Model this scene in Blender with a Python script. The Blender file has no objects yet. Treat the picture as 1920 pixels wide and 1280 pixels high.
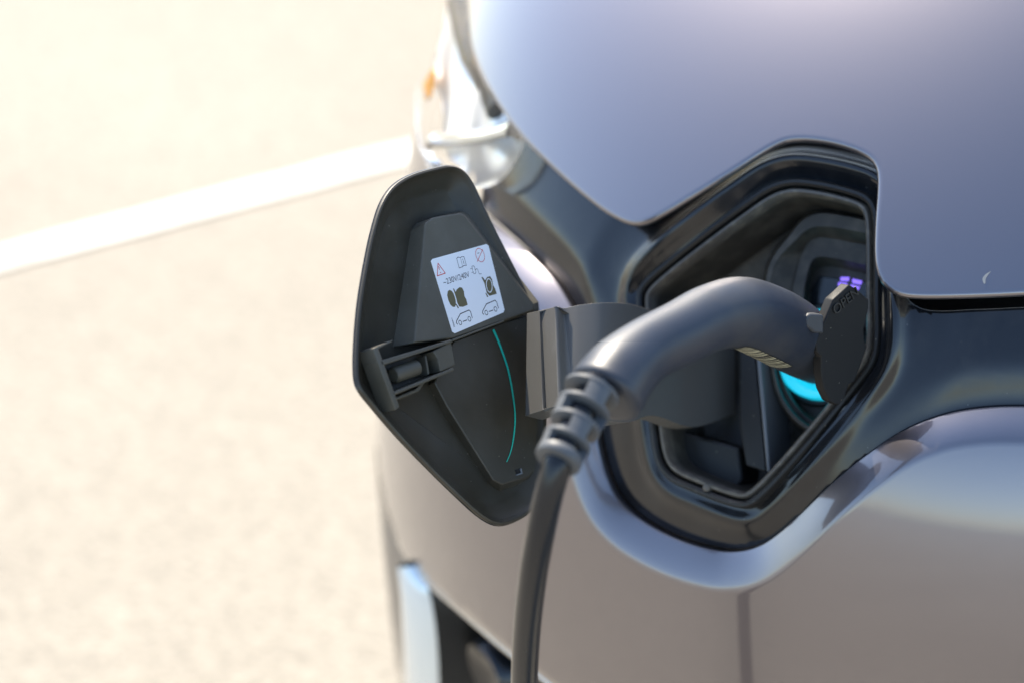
import bpy, bmesh, math, random
import numpy as np
from mathutils import Vector, Matrix
from mathutils.geometry import delaunay_2d_cdt

random.seed(4)
SC = bpy.context.scene
COL = SC.collection
R_ = math.radians

# ------------------------------------------------------------------ camera
PSI, THETA = R_(34), R_(30)          # the camera stands to the car's left and looks down at its nose
DIST, LENS = 1.2, 72.0
FPX = LENS / 36.0 * 1920.0           # focal length in photograph pixels
fw = np.array([-math.sin(PSI) * math.cos(THETA), math.cos(PSI) * math.cos(THETA), -math.sin(THETA)])
rt = np.array([math.cos(PSI), math.sin(PSI), 0.0])
up = np.cross(rt, fw)
TARGET = np.array([0.0, 0.0, 0.70])
CAM = TARGET - DIST * (fw + rt * (480.0 / FPX))
cd = bpy.data.cameras.new('camera')
cam = bpy.data.objects.new('camera', cd)
COL.objects.link(cam)
M = Matrix(((rt[0], up[0], -fw[0], CAM[0]), (rt[1], up[1], -fw[1], CAM[1]), (rt[2], up[2], -fw[2], CAM[2]), (0, 0, 0, 1)))
cam.matrix_world = M
cd.lens = LENS
cd.sensor_width = 36.0
cd.clip_start, cd.clip_end = 0.05, 2000
cd.dof.use_dof = True
cd.dof.focus_distance = 1.145
cd.dof.aperture_fstop = 3.4
SC.camera = cam

# ------------------------------------------------------------------ sky and sun
SUN_EL = R_(46)
sun_h = np.array([-0.80, 0.61, 0.0])                     # from behind the car's right side: the nose lies in grazing light
sun_h = sun_h / np.linalg.norm(sun_h)
SUN = np.array([sun_h[0] * math.cos(SUN_EL), sun_h[1] * math.cos(SUN_EL), math.sin(SUN_EL)])
w = bpy.data.worlds.new('World')
SC.world = w
w.use_nodes = True
nt = w.node_tree
sky = nt.nodes.new('ShaderNodeTexSky')
sky.sky_type = 'NISHITA'
sky.sun_disc = False
sky.sun_elevation = SUN_EL
sky.sun_rotation = math.atan2(SUN[0], SUN[1])
sky.air_density = 1.0
sky.dust_density = 1.0
sky.ozone_density = 1.0
bg = nt.nodes['Background']
bg.inputs['Strength'].default_value = 0.14
nt.links.new(sky.outputs['Color'], bg.inputs['Color'])
sl = bpy.data.lights.new('sun', 'SUN')
sl.energy = 4.4
sl.angle = R_(0.5)
sl.color = (1.0, 0.90, 0.74)
so = bpy.data.objects.new('sun', sl)
COL.objects.link(so)
so.location = tuple(SUN * 6)
so.rotation_euler = Vector(tuple(SUN)).to_track_quat('Z', 'Y').to_euler()
vs = SC.view_settings
vs.view_transform = 'Standard'
vs.look = 'None'
vs.exposure = 1.45
vs.gamma = 1.0
vs.use_curve_mapping = False

# ------------------------------------------------------------------ small maths
def unit(a):
    a = np.asarray(a, float)
    return a / np.linalg.norm(a)

def ray(x, y):
    return fw + rt * ((x - 960.0) / FPX) + up * ((640.0 - y) / FPX)

def at(x, y, depth):
    return CAM + ray(x, y) * depth

def to_px(P):
    q = np.asarray(P, float) - CAM
    d = q @ fw
    return np.stack([960 + FPX * (q @ rt) / d, 640 - FPX * (q @ up) / d], -1), d

def spline(ctrl, n=6, closed=False):
    """Catmull-Rom through control points of any dimension."""
    c = np.asarray(ctrl, float)
    N = len(c)
    out = []
    for i in range(N if closed else N - 1):
        if closed:
            p0, p1, p2, p3 = c[(i - 1) % N], c[i], c[(i + 1) % N], c[(i + 2) % N]
        else:
            p0, p1, p2, p3 = c[max(i - 1, 0)], c[i], c[i + 1], c[min(i + 2, N - 1)]
        # centripetal-ish: shorten tangents where neighbours are unequal
        l1 = np.linalg.norm(p2 - p1)
        la = np.linalg.norm(p1 - p0) + 1e-9
        lb = np.linalg.norm(p3 - p2) + 1e-9
        t1 = (p2 - p0) * (l1 / (la + l1))
        t2 = (p3 - p1) * (l1 / (lb + l1))
        for k in range(n):
            t = k / n
            h = (2*t**3 - 3*t**2 + 1, t**3 - 2*t**2 + t, -2*t**3 + 3*t**2, t**3 - t**2)
            out.append(h[0]*p1 + h[1]*t1 + h[2]*p2 + h[3]*t2)
    if not closed:
        out.append(c[-1])
    return np.array(out)

def resample(pts, step, closed=True):
    p = np.asarray(pts, float)
    q = np.vstack([p, p[:1]]) if closed else p
    d = np.r_[0, np.cumsum(np.linalg.norm(np.diff(q, axis=0), axis=1))]
    n = max(8, int(round(d[-1] / step)))
    s = np.linspace(0, d[-1], n + 1)
    if closed:
        s = s[:-1]
    return np.stack([np.interp(s, d, q[:, k]) for k in range(q.shape[1])], -1)

def inside(pts, poly):
    x, y = pts[:, 0], pts[:, 1]
    r = np.zeros(len(pts), bool)
    a = poly
    b = np.roll(poly, -1, 0)
    for (x1, y1), (x2, y2) in zip(a, b):
        if y1 == y2:
            continue
        c = (y1 > y) != (y2 > y)
        r ^= c & (x < (x2 - x1) * (y - y1) / (y2 - y1) + x1)
    return r

def dist_line(pts, line, closed=False):
    a = line if closed else line[:-1]
    b = np.roll(line, -1, 0) if closed else line[1:]
    best = np.full(len(pts), 1e9)
    for p, q in zip(a, b):
        d = q - p
        L = d @ d
        if L < 1e-14:
            continue
        t = np.clip(((pts - p) @ d) / L, 0, 1)
        best = np.minimum(best, np.linalg.norm(pts - p - t[:, None] * d, axis=1))
    return best

def sstep(a, b, x):
    t = np.clip((x - a) / (b - a), 0, 1)
    return t * t * (3 - 2 * t)

# ------------------------------------------------------------------ the nose of the car as one smooth surface P(u, v)
RN = 0.59                      # plan radius of the nose
VV = np.linspace(-0.75, 1.6, 2400)
_b = np.interp(VV, [-0.75, -0.45, -0.30, -0.17, -0.08, 0.0, 0.08, 0.16, 0.26, 0.4, 0.8, 1.6],
               [-20, -10, -3, 3, 17, 33, 43, 50, 57, 64, 71, 75])
_k = np.ones(61) / 61
_b = np.convolve(np.pad(_b, 30, mode='edge'), _k, mode='valid')
_dv = VV[1] - VV[0]
_z = np.cumsum(np.cos(np.radians(_b))) * _dv
_y = np.cumsum(np.sin(np.radians(_b))) * _dv
_z = _z - np.interp(0, VV, _z) + 0.70
_y = _y - np.interp(0, VV, _y)

_r = np.interp(VV, [-0.75, -0.5, -0.4, -0.3, -0.22, -0.15, -0.08, 0.0, 0.08, 0.16, 0.3, 1.6], [0.60, 0.555, 0.532, 0.534, 0.516, 0.490, 0.468, 0.487, 0.505, 0.515, 0.52, 0.52])
_r = np.convolve(np.pad(_r, 100, mode='edge'), np.ones(201) / 201, mode='valid')

def S0(u, v):
    z = np.interp(v, VV, _z)
    y = np.interp(v, VV, _y)
    r = np.interp(v, VV, _r)
    return np.stack([r * np.sin(u), y + r * (1 - np.cos(u)), z + 0 * u], -1)

def SN(u, v):
    e = 2e-3
    a = S0(u + e, v) - S0(u - e, v)
    b = S0(u, v + e) - S0(u, v - e)
    n = np.cross(a, b)
    return n / np.linalg.norm(n, axis=-1, keepdims=True)

def SO(u, v, off=0.0):
    u = np.asarray(u, float); v = np.asarray(v, float)
    off = np.asarray(off, float)
    return S0(u, v) + SN(u, v) * (off[..., None] if off.ndim else off)

_gu, _gv = np.meshgrid(np.linspace(-1.3, 0.9, 120), np.linspace(-0.6, 1.2, 140), indexing='ij')
_gp = S0(_gu.ravel(), _gv.ravel())
_gn = SN(_gu.ravel(), _gv.ravel())
_gpx, _gd = to_px(_gp)
_ff = ((CAM - _gp) * _gn).sum(1) > 0
_gx = np.where(_ff[:, None], _gpx, 1e7)

def uv_of(x, y, off=0.0):
    i = np.argmin((_gx[:, 0] - x) ** 2 + (_gx[:, 1] - y) ** 2)
    q = np.array([_gu.ravel()[i], _gv.ravel()[i]])
    tgt = np.array([x, y], float)
    def f(q):
        return to_px(SO(q[0], q[1], off))[0] - tgt
    best, bq = 1e9, q
    for _ in range(25):
        r = f(q)
        m = np.abs(r).max()
        if m < best:
            best, bq = m, q.copy()
        if m < 0.01:
            break
        e = 1e-4
        J = np.stack([(f(q + [e, 0]) - r) / e, (f(q + [0, e]) - r) / e], 1)
        try:
            st = np.linalg.lstsq(J, -r, rcond=0.02)[0]
        except Exception:
            break
        n = np.linalg.norm(st)
        if n > 0.05:
            st *= 0.05 / n
        q = q + st
    return bq

def met(pts, off=0.0):
    """photograph points -> metric (arc length, v) coordinates on the nose."""
    return np.array([(lambda q: (q[0] * RN, q[1]))(uv_of(p[0], p[1], off)) for p in pts])

def on_nose(m, off=0.0):
    m = np.asarray(m, float)
    return SO(m[..., 0] / RN, m[..., 1], off)

# ------------------------------------------------------------------ materials
MATS = {}
def mat(name, color, rough=0.5, metal=0.0, coat=0.0, coat_rough=0.03, bump=None, rough_noise=None, color_noise=None,
        emit=None, trans=0.0, ior=1.45, spec=0.5, alpha=1.0, flake=None, specks=None, coat_ior=1.5):
    m = bpy.data.materials.new(name)
    m.use_nodes = True
    n, l = m.node_tree.nodes, m.node_tree.links
    b = n['Principled BSDF']
    b.inputs['Base Color'].default_value = (*color, 1)
    b.inputs['Roughness'].default_value = rough
    b.inputs['Metallic'].default_value = metal
    b.inputs['Coat Weight'].default_value = coat
    b.inputs['Coat Roughness'].default_value = coat_rough
    b.inputs['Coat IOR'].default_value = coat_ior
    b.inputs['Transmission Weight'].default_value = trans
    b.inputs['IOR'].default_value = ior
    b.inputs['Specular IOR Level'].default_value = spec
    tc = n.new('ShaderNodeTexCoord')
    def noise(scale, detail=3.0, rough_=0.6):
        t = n.new('ShaderNodeTexNoise')
        t.inputs['Scale'].default_value = scale
        t.inputs['Detail'].default_value = detail
        t.inputs['Roughness'].default_value = rough_
        l.new(tc.outputs['Object'], t.inputs['Vector'])
        return t
    def ramp(src, lo, hi, a=0.3, b_=0.7):
        r = n.new('ShaderNodeMapRange')
        r.inputs['From Min'].default_value = a
        r.inputs['From Max'].default_value = b_
        r.inputs['To Min'].default_value = lo
        r.inputs['To Max'].default_value = hi
        l.new(src, r.inputs['Value'])
        return r.outputs['Result']
    if color_noise:
        sc_, c2, a, b_ = color_noise
        t = noise(sc_, 4)
        mx = n.new('ShaderNodeMix'); mx.data_type = 'RGBA'
        mx.inputs['A'].default_value = (*color, 1)
        mx.inputs['B'].default_value = (*c2, 1)
        l.new(ramp(t.outputs['Fac'], 0, 1, a, b_), mx.inputs['Factor'])
        l.new(mx.outputs['Result'], b.inputs['Base Color'])
    if specks:
        sc_, size, amount, dc = specks
        vo = n.new('ShaderNodeTexVoronoi'); vo.inputs['Scale'].default_value = sc_
        l.new(tc.outputs['Object'], vo.inputs['Vector'])
        sp = n.new('ShaderNodeSeparateColor'); l.new(vo.outputs['Color'], sp.inputs['Color'])
        sz = n.new('ShaderNodeMath'); sz.operation = 'MULTIPLY'; sz.inputs[1].default_value = size
        l.new(sp.outputs['Green'], sz.inputs[0])
        m1 = n.new('ShaderNodeMath'); m1.operation = 'LESS_THAN'
        l.new(vo.outputs['Distance'], m1.inputs[0]); l.new(sz.outputs['Value'], m1.inputs[1])
        m2 = n.new('ShaderNodeMath'); m2.operation = 'LESS_THAN'; m2.inputs[1].default_value = amount
        l.new(sp.outputs['Red'], m2.inputs[0])
        m3 = n.new('ShaderNodeMath'); m3.operation = 'MULTIPLY'
        l.new(m1.outputs['Value'], m3.inputs[0]); l.new(m2.outputs['Value'], m3.inputs[1])
        mx2 = n.new('ShaderNodeMix'); mx2.data_type = 'RGBA'
        mx2.inputs['B'].default_value = (*dc, 1)
        l.new(m3.outputs['Value'], mx2.inputs['Factor'])
        bc = b.inputs['Base Color']
        if bc.is_linked:
            l.new(bc.links[0].from_socket, mx2.inputs['A'])
        else:
            mx2.inputs['A'].default_value = (*color, 1)
        l.new(mx2.outputs['Result'], bc)
    if rough_noise:
        sc_, lo, hi = rough_noise
        t = noise(sc_, 5)
        o = ramp(t.outputs['Fac'], lo, hi)
        l.new(o, b.inputs['Roughness'])
        if coat:
            l.new(ramp(t.outputs['Fac'], coat_rough, coat_rough * 3 + 0.02), b.inputs['Coat Roughness'])
    if flake:
        v = n.new('ShaderNodeTexVoronoi')
        v.inputs['Scale'].default_value = flake[0]
        l.new(tc.outputs['Object'], v.inputs['Vector'])
        nm = n.new('ShaderNodeBump')
        nm.inputs['Strength'].default_value = flake[1]
        nm.inputs['Distance'].default_value = 0.0002
        l.new(v.outputs['Color'], nm.inputs['Height'])
        l.new(nm.outputs['Normal'], b.inputs['Normal'])
    if bump:
        sc_, st, dist = bump
        t = noise(sc_, 3)
        bp = n.new('ShaderNodeBump')
        bp.inputs['Strength'].default_value = st
        bp.inputs['Distance'].default_value = dist
        l.new(t.outputs['Fac'], bp.inputs['Height'])
        l.new(bp.outputs['Normal'], b.inputs['Normal'])
    if emit:
        b.inputs['Emission Color'].default_value = (*emit[0], 1)
        b.inputs['Emission Strength'].default_value = emit[1]
    MATS[name] = m
    return m

PAINT = mat('paint', (0.180, 0.165, 0.180), rough=0.33, metal=0.9, coat=1.0, coat_rough=0.02, flake=(3200, 0.07), coat_ior=1.8)
GLOSS = mat('gloss_black', (0.007, 0.008, 0.010), rough=0.2, rough_noise=(22, 0.09, 0.25), color_noise=(40, (0.022, 0.022, 0.022), 0.5, 0.8), coat=0.4, coat_rough=0.04, specks=(380, 0.14, 0.08, (0.12, 0.115, 0.105)))
SATIN = mat('satin_black', (0.015, 0.0145, 0.0135), specks=(420, 0.17, 0.16, (0.17, 0.155, 0.125)), rough=0.42, bump=(1600, 0.25, 0.0003), rough_noise=(60, 0.34, 0.5))
FLAPM = mat('flap_plastic', (0.038, 0.032, 0.021), specks=(420, 0.17, 0.16, (0.17, 0.155, 0.125)), color_noise=(18, (0.060, 0.053, 0.040), 0.45, 0.8), rough=0.38, bump=(1900, 0.2, 0.0003), rough_noise=(45, 0.30, 0.48))
PANELM = mat('flap_panel_plastic', (0.082, 0.073, 0.052), specks=(420, 0.17, 0.16, (0.17, 0.155, 0.125)), color_noise=(22, (0.115, 0.104, 0.080), 0.45, 0.8), rough=0.5, bump=(1900, 0.35, 0.0003), rough_noise=(45, 0.42, 0.58))
DUSTY = mat('dusty_plastic', (0.042, 0.037, 0.029), rough=0.5, bump=(900, 0.3, 0.0004), color_noise=(55, (0.12, 0.105, 0.08), 0.45, 0.85), specks=(420, 0.17, 0.16, (0.17, 0.155, 0.125)))
SEAL = mat('rubber_seal', (0.10, 0.088, 0.072), rough=0.42, color_noise=(120, (0.24, 0.21, 0.16), 0.5, 0.85))
DARK = mat('deep_black', (0.006, 0.006, 0.006), rough=0.7)
CAPM = mat('cap_plastic', (0.010, 0.010, 0.010), rough=0.55, spec=0.3, specks=(420, 0.17, 0.16, (0.17, 0.155, 0.125)), bump=(1600, 0.2, 0.0003))
HANDLE = mat('handle_plastic', (0.018, 0.024, 0.037), rough=0.45, bump=(1400, 0.22, 0.0003), rough_noise=(35, 0.38, 0.52), spec=0.7,
             color_noise=(26, (0.038, 0.040, 0.044), 0.45, 0.75))
RUBBER = mat('strain_rubber', (0.085, 0.090, 0.095), rough=0.5, bump=(800, 0.15, 0.0003))
CABLE = mat('cable_sheath', (0.014, 0.015, 0.017), rough=0.22, spec=0.5, rough_noise=(50, 0.18, 0.28), bump=(300, 0.03, 0.0003))
WHITE = mat('sticker_white', (0.80, 0.80, 0.79), rough=0.45)
INK = mat('ink_dark', (0.035, 0.025, 0.022), rough=0.5)
INKG = mat('ink_olive', (0.13, 0.11, 0.05), rough=0.5)
RED = mat('ink_red', (0.62, 0.05, 0.035), rough=0.5)
GREEN = mat('green_strip', (0.01, 0.46, 0.34), rough=0.4)
CYAN = mat('cyan_light', (0.02, 0.5, 0.6), rough=0.3, emit=((0.003, 0.20, 0.275), 1.0), coat=1.0)
VIOLET = mat('violet_emissive', (0.2, 0.15, 0.6), rough=0.3, emit=((0.12, 0.07, 0.45), 1.0))
CHROME = mat('chrome', (0.78, 0.84, 0.87), rough=0.10, metal=1.0)
SILVER = mat('silver_trim', (0.6, 0.6, 0.6), rough=0.22, metal=0.9)
LENSM = mat('lamp_glass', (1, 1, 1), rough=0.0, trans=1.0, ior=1.12)
REFLM = mat('lamp_reflector', (0.80, 0.80, 0.78), rough=0.28, metal=0.6)
DRL = mat('daytime_lamp', (0.76, 0.84, 0.87), rough=0.12, metal=0.35, coat=1.0)
GREYT = mat('dark_grey_trim', (0.05, 0.05, 0.055), rough=0.3, coat=0.5)
CHIPM = mat('chip_grey', (0.30, 0.29, 0.27), rough=0.7)
ARMM = mat('arm_plastic', (0.105, 0.100, 0.090), rough=0.40, bump=(1900, 0.35, 0.0003), rough_noise=(45, 0.34, 0.48))
TABM = mat('tab_plastic', (0.045, 0.048, 0.052), rough=0.5)
AMBER = mat('amber_plastic', (0.9, 0.38, 0.02), rough=0.2)
EDGEM = mat('pale_grey', (0.16, 0.17, 0.18), rough=0.4)
LINEW = mat('line_paint', (0.66, 0.65, 0.61), color_noise=(9, (0.42, 0.40, 0.35), 0.52, 0.75), rough=0.7, bump=(60, 0.2, 0.002))

def ground_mat():
    m = bpy.data.materials.new('pale_asphalt')
    m.use_nodes = True
    n, l = m.node_tree.nodes, m.node_tree.links
    b = n['Principled BSDF']
    b.inputs['Roughness'].default_value = 0.85
    tc = n.new('ShaderNodeTexCoord')
    t1 = n.new('ShaderNodeTexNoise'); t1.inputs['Scale'].default_value = 1.4; t1.inputs['Detail'].default_value = 6
    t2 = n.new('ShaderNodeTexVoronoi'); t2.inputs['Scale'].default_value = 130
    t3 = n.new('ShaderNodeTexNoise'); t3.inputs['Scale'].default_value = 70; t3.inputs['Detail'].default_value = 5
    for t in (t1, t2, t3):
        l.new(tc.outputs['Object'], t.inputs['Vector'])
    r = n.new('ShaderNodeValToRGB')
    r.color_ramp.elements[0].position = 0.25; r.color_ramp.elements[0].color = (0.200, 0.178, 0.143, 1)
    r.color_ramp.elements[1].position = 0.78; r.color_ramp.elements[1].color = (0.285, 0.260, 0.215, 1)
    mx = n.new('ShaderNodeMix'); mx.data_type = 'FLOAT'; mx.inputs['Factor'].default_value = 0.5
    l.new(t1.outputs['Fac'], mx.inputs['A']); l.new(t3.outputs['Fac'], mx.inputs['B'])
    l.new(mx.outputs['Result'], r.inputs['Fac'])
    hs = n.new('ShaderNodeHueSaturation')
    mr = n.new('ShaderNodeMapRange'); mr.inputs['To Min'].default_value = 0.82; mr.inputs['To Max'].default_value = 1.15
    sep = n.new('ShaderNodeSeparateColor')
    l.new(t2.outputs['Color'], sep.inputs['Color'])
    l.new(sep.outputs['Red'], mr.inputs['Value']); l.new(mr.outputs['Result'], hs.inputs['Value'])
    l.new(r.outputs['Color'], hs.inputs['Color']); l.new(hs.outputs['Color'], b.inputs['Base Color'])
    bp = n.new('ShaderNodeBump'); bp.inputs['Strength'].default_value = 0.5; bp.inputs['Distance'].default_value = 0.004
    l.new(t2.outputs['Distance'], bp.inputs['Height']); l.new(bp.outputs['Normal'], b.inputs['Normal'])
    return m

def barcode_mat():
    m = bpy.data.materials.new('printed_label')
    m.use_nodes = True
    n, l = m.node_tree.nodes, m.node_tree.links
    b = n['Principled BSDF']; b.inputs['Roughness'].default_value = 0.4
    uvn = n.new('ShaderNodeUVMap')
    mp = n.new('ShaderNodeMapping'); mp.inputs['Scale'].default_value = (30, 0.001, 1)
    l.new(uvn.outputs['UV'], mp.inputs['Vector'])
    t = n.new('ShaderNodeTexNoise'); t.inputs['Scale'].default_value = 1.0; t.inputs['Detail'].default_value = 1
    l.new(mp.outputs['Vector'], t.inputs['Vector'])
    r = n.new('ShaderNodeValToRGB'); r.color_ramp.interpolation = 'CONSTANT'
    r.color_ramp.elements[0].color = (0.02, 0.02, 0.02, 1); r.color_ramp.elements[1].position = 0.5
    r.color_ramp.elements[1].color = (0.42, 0.40, 0.28, 1)
    l.new(t.outputs['Fac'], r.inputs['Fac']); l.new(r.outputs['Color'], b.inputs['Base Color'])
    return m

# ------------------------------------------------------------------ object helpers
def empty(name, loc=(0, 0, 0), parent=None):
    o = bpy.data.objects.new(name, None)
    o.empty_display_size = 0.05
    COL.objects.link(o)
    o.location = tuple(loc)
    if parent:
        o.parent = parent
    return o

def mesh(name, verts, faces, material, parent=None, smooth=True, sharp=None):
    me = bpy.data.meshes.new(name)
    me.from_pydata([tuple(map(float, v)) for v in verts], [], [tuple(int(i) for i in f) for f in faces])
    me.validate()
    bm = bmesh.new(); bm.from_mesh(me)
    bmesh.ops.remove_doubles(bm, verts=bm.verts, dist=1e-7)
    bm.to_mesh(me); bm.free()
    me.materials.append(material)
    if smooth:
        me.shade_smooth()
        if sharp:
            me.set_sharp_from_angle(angle=R_(sharp))
    o = bpy.data.objects.new(name, me)
    COL.objects.link(o)
    if parent:
        o.parent = parent
        o.matrix_parent_inverse = Matrix.Translation(-world_loc(parent))
    return o

def world_loc(o):
    v = Vector((0, 0, 0))
    while o is not None:
        if o.type == 'EMPTY':
            v += o.location
        o = o.parent
    return v

def fix_normals(o):
    bm = bmesh.new(); bm.from_mesh(o.data)
    bmesh.ops.recalc_face_normals(bm, faces=bm.faces)
    bm.to_mesh(o.data); bm.free()
    return o

def bevel(o, width, seg=2, angle=30):
    m = o.modifiers.new('bevel', 'BEVEL')
    m.width = width; m.segments = seg
    m.limit_method = 'ANGLE'; m.angle_limit = R_(angle)
    m.harden_normals = False
    return o

def tag(o, label=None, cat=None, group=None, kind=None):
    if label: o['label'] = label
    if cat: o['category'] = cat
    if group: o['group'] = group
    if kind: o['kind'] = kind
    return o

def panel(name, loop, material, parent, off=0.0, holes=(), step=0.006, rim=(), grid=None, rim_holes=(), guides=(), edge=()):
    """A sheet of the nose bounded by `loop` (metric nose coordinates), with a rolled edge.
    off: number or function(points)->offset along the nose normal.  rim: [(outward, depth)...]"""
    loop = resample(loop, step)
    holes = [resample(h, step) for h in holes]
    if (np.roll(loop, -1, 0)[:, 0] * loop[:, 1] - loop[:, 0] * np.roll(loop, -1, 0)[:, 1]).sum() > 0:
        loop = loop[::-1]                                  # counter clockwise
    g = grid or step
    lo, hi = loop.min(0), loop.max(0)
    gx, gy = np.meshgrid(np.arange(lo[0], hi[0], g), np.arange(lo[1], hi[1], g * 0.9), indexing='ij')
    gx = gx + (np.arange(gx.shape[1]) % 2)[None, :] * g * 0.5
    gp = np.stack([gx.ravel(), gy.ravel()], -1)
    keep = inside(gp, loop)
    gp = gp[keep]
    for lp, inn in [(loop, True)] + [(h, False) for h in holes]:
        if not inn:
            gp = gp[~inside(gp, lp)]
        gp = gp[dist_line(gp, lp, True) > 0.6 * g]
    guides = list(guides)
    if len(edge):
        guides.append((loop, True, list(edge)))
    for line, closed, ds in guides:
        gp = gp[dist_line(gp, line, closed) > max(ds) + 0.4 * g]
    extra = []
    for line, closed, ds in guides:
        ln = resample(line, step * 0.9, closed)
        if closed:
            t = np.roll(ln, -1, 0) - np.roll(ln, 1, 0)
        else:
            t = np.gradient(ln, axis=0)
        t /= np.linalg.norm(t, axis=1, keepdims=True) + 1e-12
        nr = np.stack([-t[:, 1], t[:, 0]], -1)
        for sg in (1, -1):
            for d in ds:
                q = ln + nr * (sg * d)
                q = q[(dist_line(q, line, closed) > d - 1.5e-4) & inside(q, loop)]
                for l2, c2, d2 in guides:
                    if l2 is not line and len(q):
                        q = q[dist_line(q, l2, c2) > (max(d2) + 0.0012 if l2 is not loop else min(d2))]
                for lp in [loop] + holes:
                    if len(q):
                        q = q[dist_line(q, lp, True) > 0.0009]
                for h in holes:
                    if len(q):
                        q = q[~inside(q, h)]
                if len(q):
                    extra.append(q)
    if extra:
        gp = np.vstack([gp] + extra)
    allp = [loop] + holes
    edges, k = [], 0
    for lp in allp:
        n = len(lp)
        edges += [(k + i, k + (i + 1) % n) for i in range(n)]
        k += n
    pts = np.vstack(allp + [gp])
    r = delaunay_2d_cdt([Vector(p) for p in pts], edges, [], 0, 1e-9)
    vs_ = np.array([tuple(v) for v in r[0]])
    fs = np.array([tuple(f) for f in r[2]])
    cen = vs_[fs].mean(1)
    ok = inside(cen, loop)
    for h in holes:
        ok &= ~inside(cen, h)
    fs = fs[ok]
    ofs = off(vs_) if callable(off) else np.full(len(vs_), float(off))
    P = on_nose(vs_, ofs)
    V = [p for p in P]
    F = [tuple(f) for f in fs]
    def add_rim(lp, prof, sgn):
        # indices of loop points in CDT output
        idx = [int(np.argmin(((vs_ - p) ** 2).sum(1))) for p in lp]
        base = P[idx]
        nn = SN(vs_[idx][:, 0] / RN, vs_[idx][:, 1])
        tg = np.roll(base, -1, 0) - np.roll(base, 1, 0)
        tg /= np.linalg.norm(tg, axis=1, keepdims=True) + 1e-12
        outw = np.cross(tg, nn) * sgn
        prev = idx
        n = len(lp)
        for o_, d_ in prof:
            cur = list(range(len(V), len(V) + n))
            V.extend(list(base + outw * o_ - nn * d_))
            for i in range(n):
                j = (i + 1) % n
                F.append((prev[i], cur[i], cur[j], prev[j]) if sgn > 0 else (prev[j], cur[j], cur[i], prev[i]))
            prev = cur
    if rim:
        add_rim(loop, rim, 1)
    for h, rp in zip(holes, rim_holes):
        if rp:
            hh = h
            if (np.roll(h, -1, 0)[:, 0] * h[:, 1] - h[:, 0] * np.roll(h, -1, 0)[:, 1]).sum() > 0:
                hh = h[::-1]
            add_rim(hh, rp, -1)
    o = mesh(name, V, F, material, parent)
    # make the sheet face outward
    return fix_out(o)

def fix_out(o):
    me = o.data
    bm = bmesh.new(); bm.from_mesh(me)
    bmesh.ops.recalc_face_normals(bm, faces=bm.faces)
    big = max(bm.faces, key=lambda f: f.calc_area())
    s = 0
    for f in bm.faces:
        c = np.array(f.calc_center_median())
        s += f.calc_area() * np.dot(np.array(f.normal), CAM - c)
    if s < 0:
        bmesh.ops.reverse_faces(bm, faces=bm.faces)
    bm.to_mesh(me); bm.free()
    return o

def sweep(centers, radii, nseg=24, cap=True, squash=None):
    """Tube through 3-D centers with a radius for each; returns verts, faces, frames."""
    c = np.asarray(centers, float)
    n = len(c)
    T = np.gradient(c, axis=0)
    T /= np.linalg.norm(T, axis=1, keepdims=True)
    a = unit(np.cross(T[0], -fw))
    Nn = []
    for i in range(n):
        a = a - T[i] * (a @ T[i])
        a = unit(a)
        Nn.append(a.copy())
    V, F = [], []
    for i in range(n):
        b = np.cross(T[i], Nn[i])
        for k in range(nseg):
            t = 2 * math.pi * k / nseg
            V.append(c[i] + radii[i] * (math.cos(t) * Nn[i] + math.sin(t) * b))
    for i in range(n - 1):
        for k in range(nseg):
            k2 = (k + 1) % nseg
            F.append((i * nseg + k, i * nseg + k2, (i + 1) * nseg + k2, (i + 1) * nseg + k))
    if cap:
        F.append(tuple(range(nseg))[::-1])
        F.append(tuple((n - 1) * nseg + k for k in range(nseg)))
    return V, F, (c, T, np.array(Nn))

def tube(name, centers, radii, material, parent, nseg=20, cap=True, sharp=50):
    if np.isscalar(radii):
        radii = [radii] * len(centers)
    V, F, _ = sweep(centers, radii, nseg, cap)
    return fix_normals(mesh(name, V, F, material, parent, True, sharp))

def revolve(name, c, axis, prof, material, parent, nseg=32, sharp=45):
    axis = unit(axis)
    u_ = unit(np.cross(axis, fw + 0.01)); v_ = np.cross(axis, u_)
    V, F = [], []
    for a, r in prof:
        V += [c + axis * a + r * (math.cos(2 * math.pi * k / nseg) * u_ + math.sin(2 * math.pi * k / nseg) * v_) for k in range(nseg)]
    for i in range(len(prof) - 1):
        F += [(i * nseg + k, i * nseg + (k + 1) % nseg, (i + 1) * nseg + (k + 1) % nseg, (i + 1) * nseg + k) for k in range(nseg)]
    F.append(tuple(range(nseg))[::-1]); F.append(tuple((len(prof) - 1) * nseg + k for k in range(nseg)))
    return fix_normals(mesh(name, V, F, material, parent, True, sharp))

class Plane:
    """A flat frame in space: photograph points are carried onto it (offset h along its normal)."""
    def __init__(s, p, n, upv):
        s.p = np.asarray(p, float); s.n = unit(n)
        s.e2 = unit(upv - s.n * (upv @ s.n)); s.e1 = np.cross(s.e2, s.n)
    def pt(s, x, y, h=0.0):
        d = ray(x, y)
        q = s.p + s.n * h
        return CAM + d * (((q - CAM) @ s.n) / (d @ s.n))
    def ab(s, x, y, h=0.0):
        q = s.pt(x, y, h) - s.p
        return np.array([q @ s.e1, q @ s.e2])
    def w(s, a, b, h=0.0):
        return s.p + s.e1 * a + s.e2 * b + s.n * h

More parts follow.
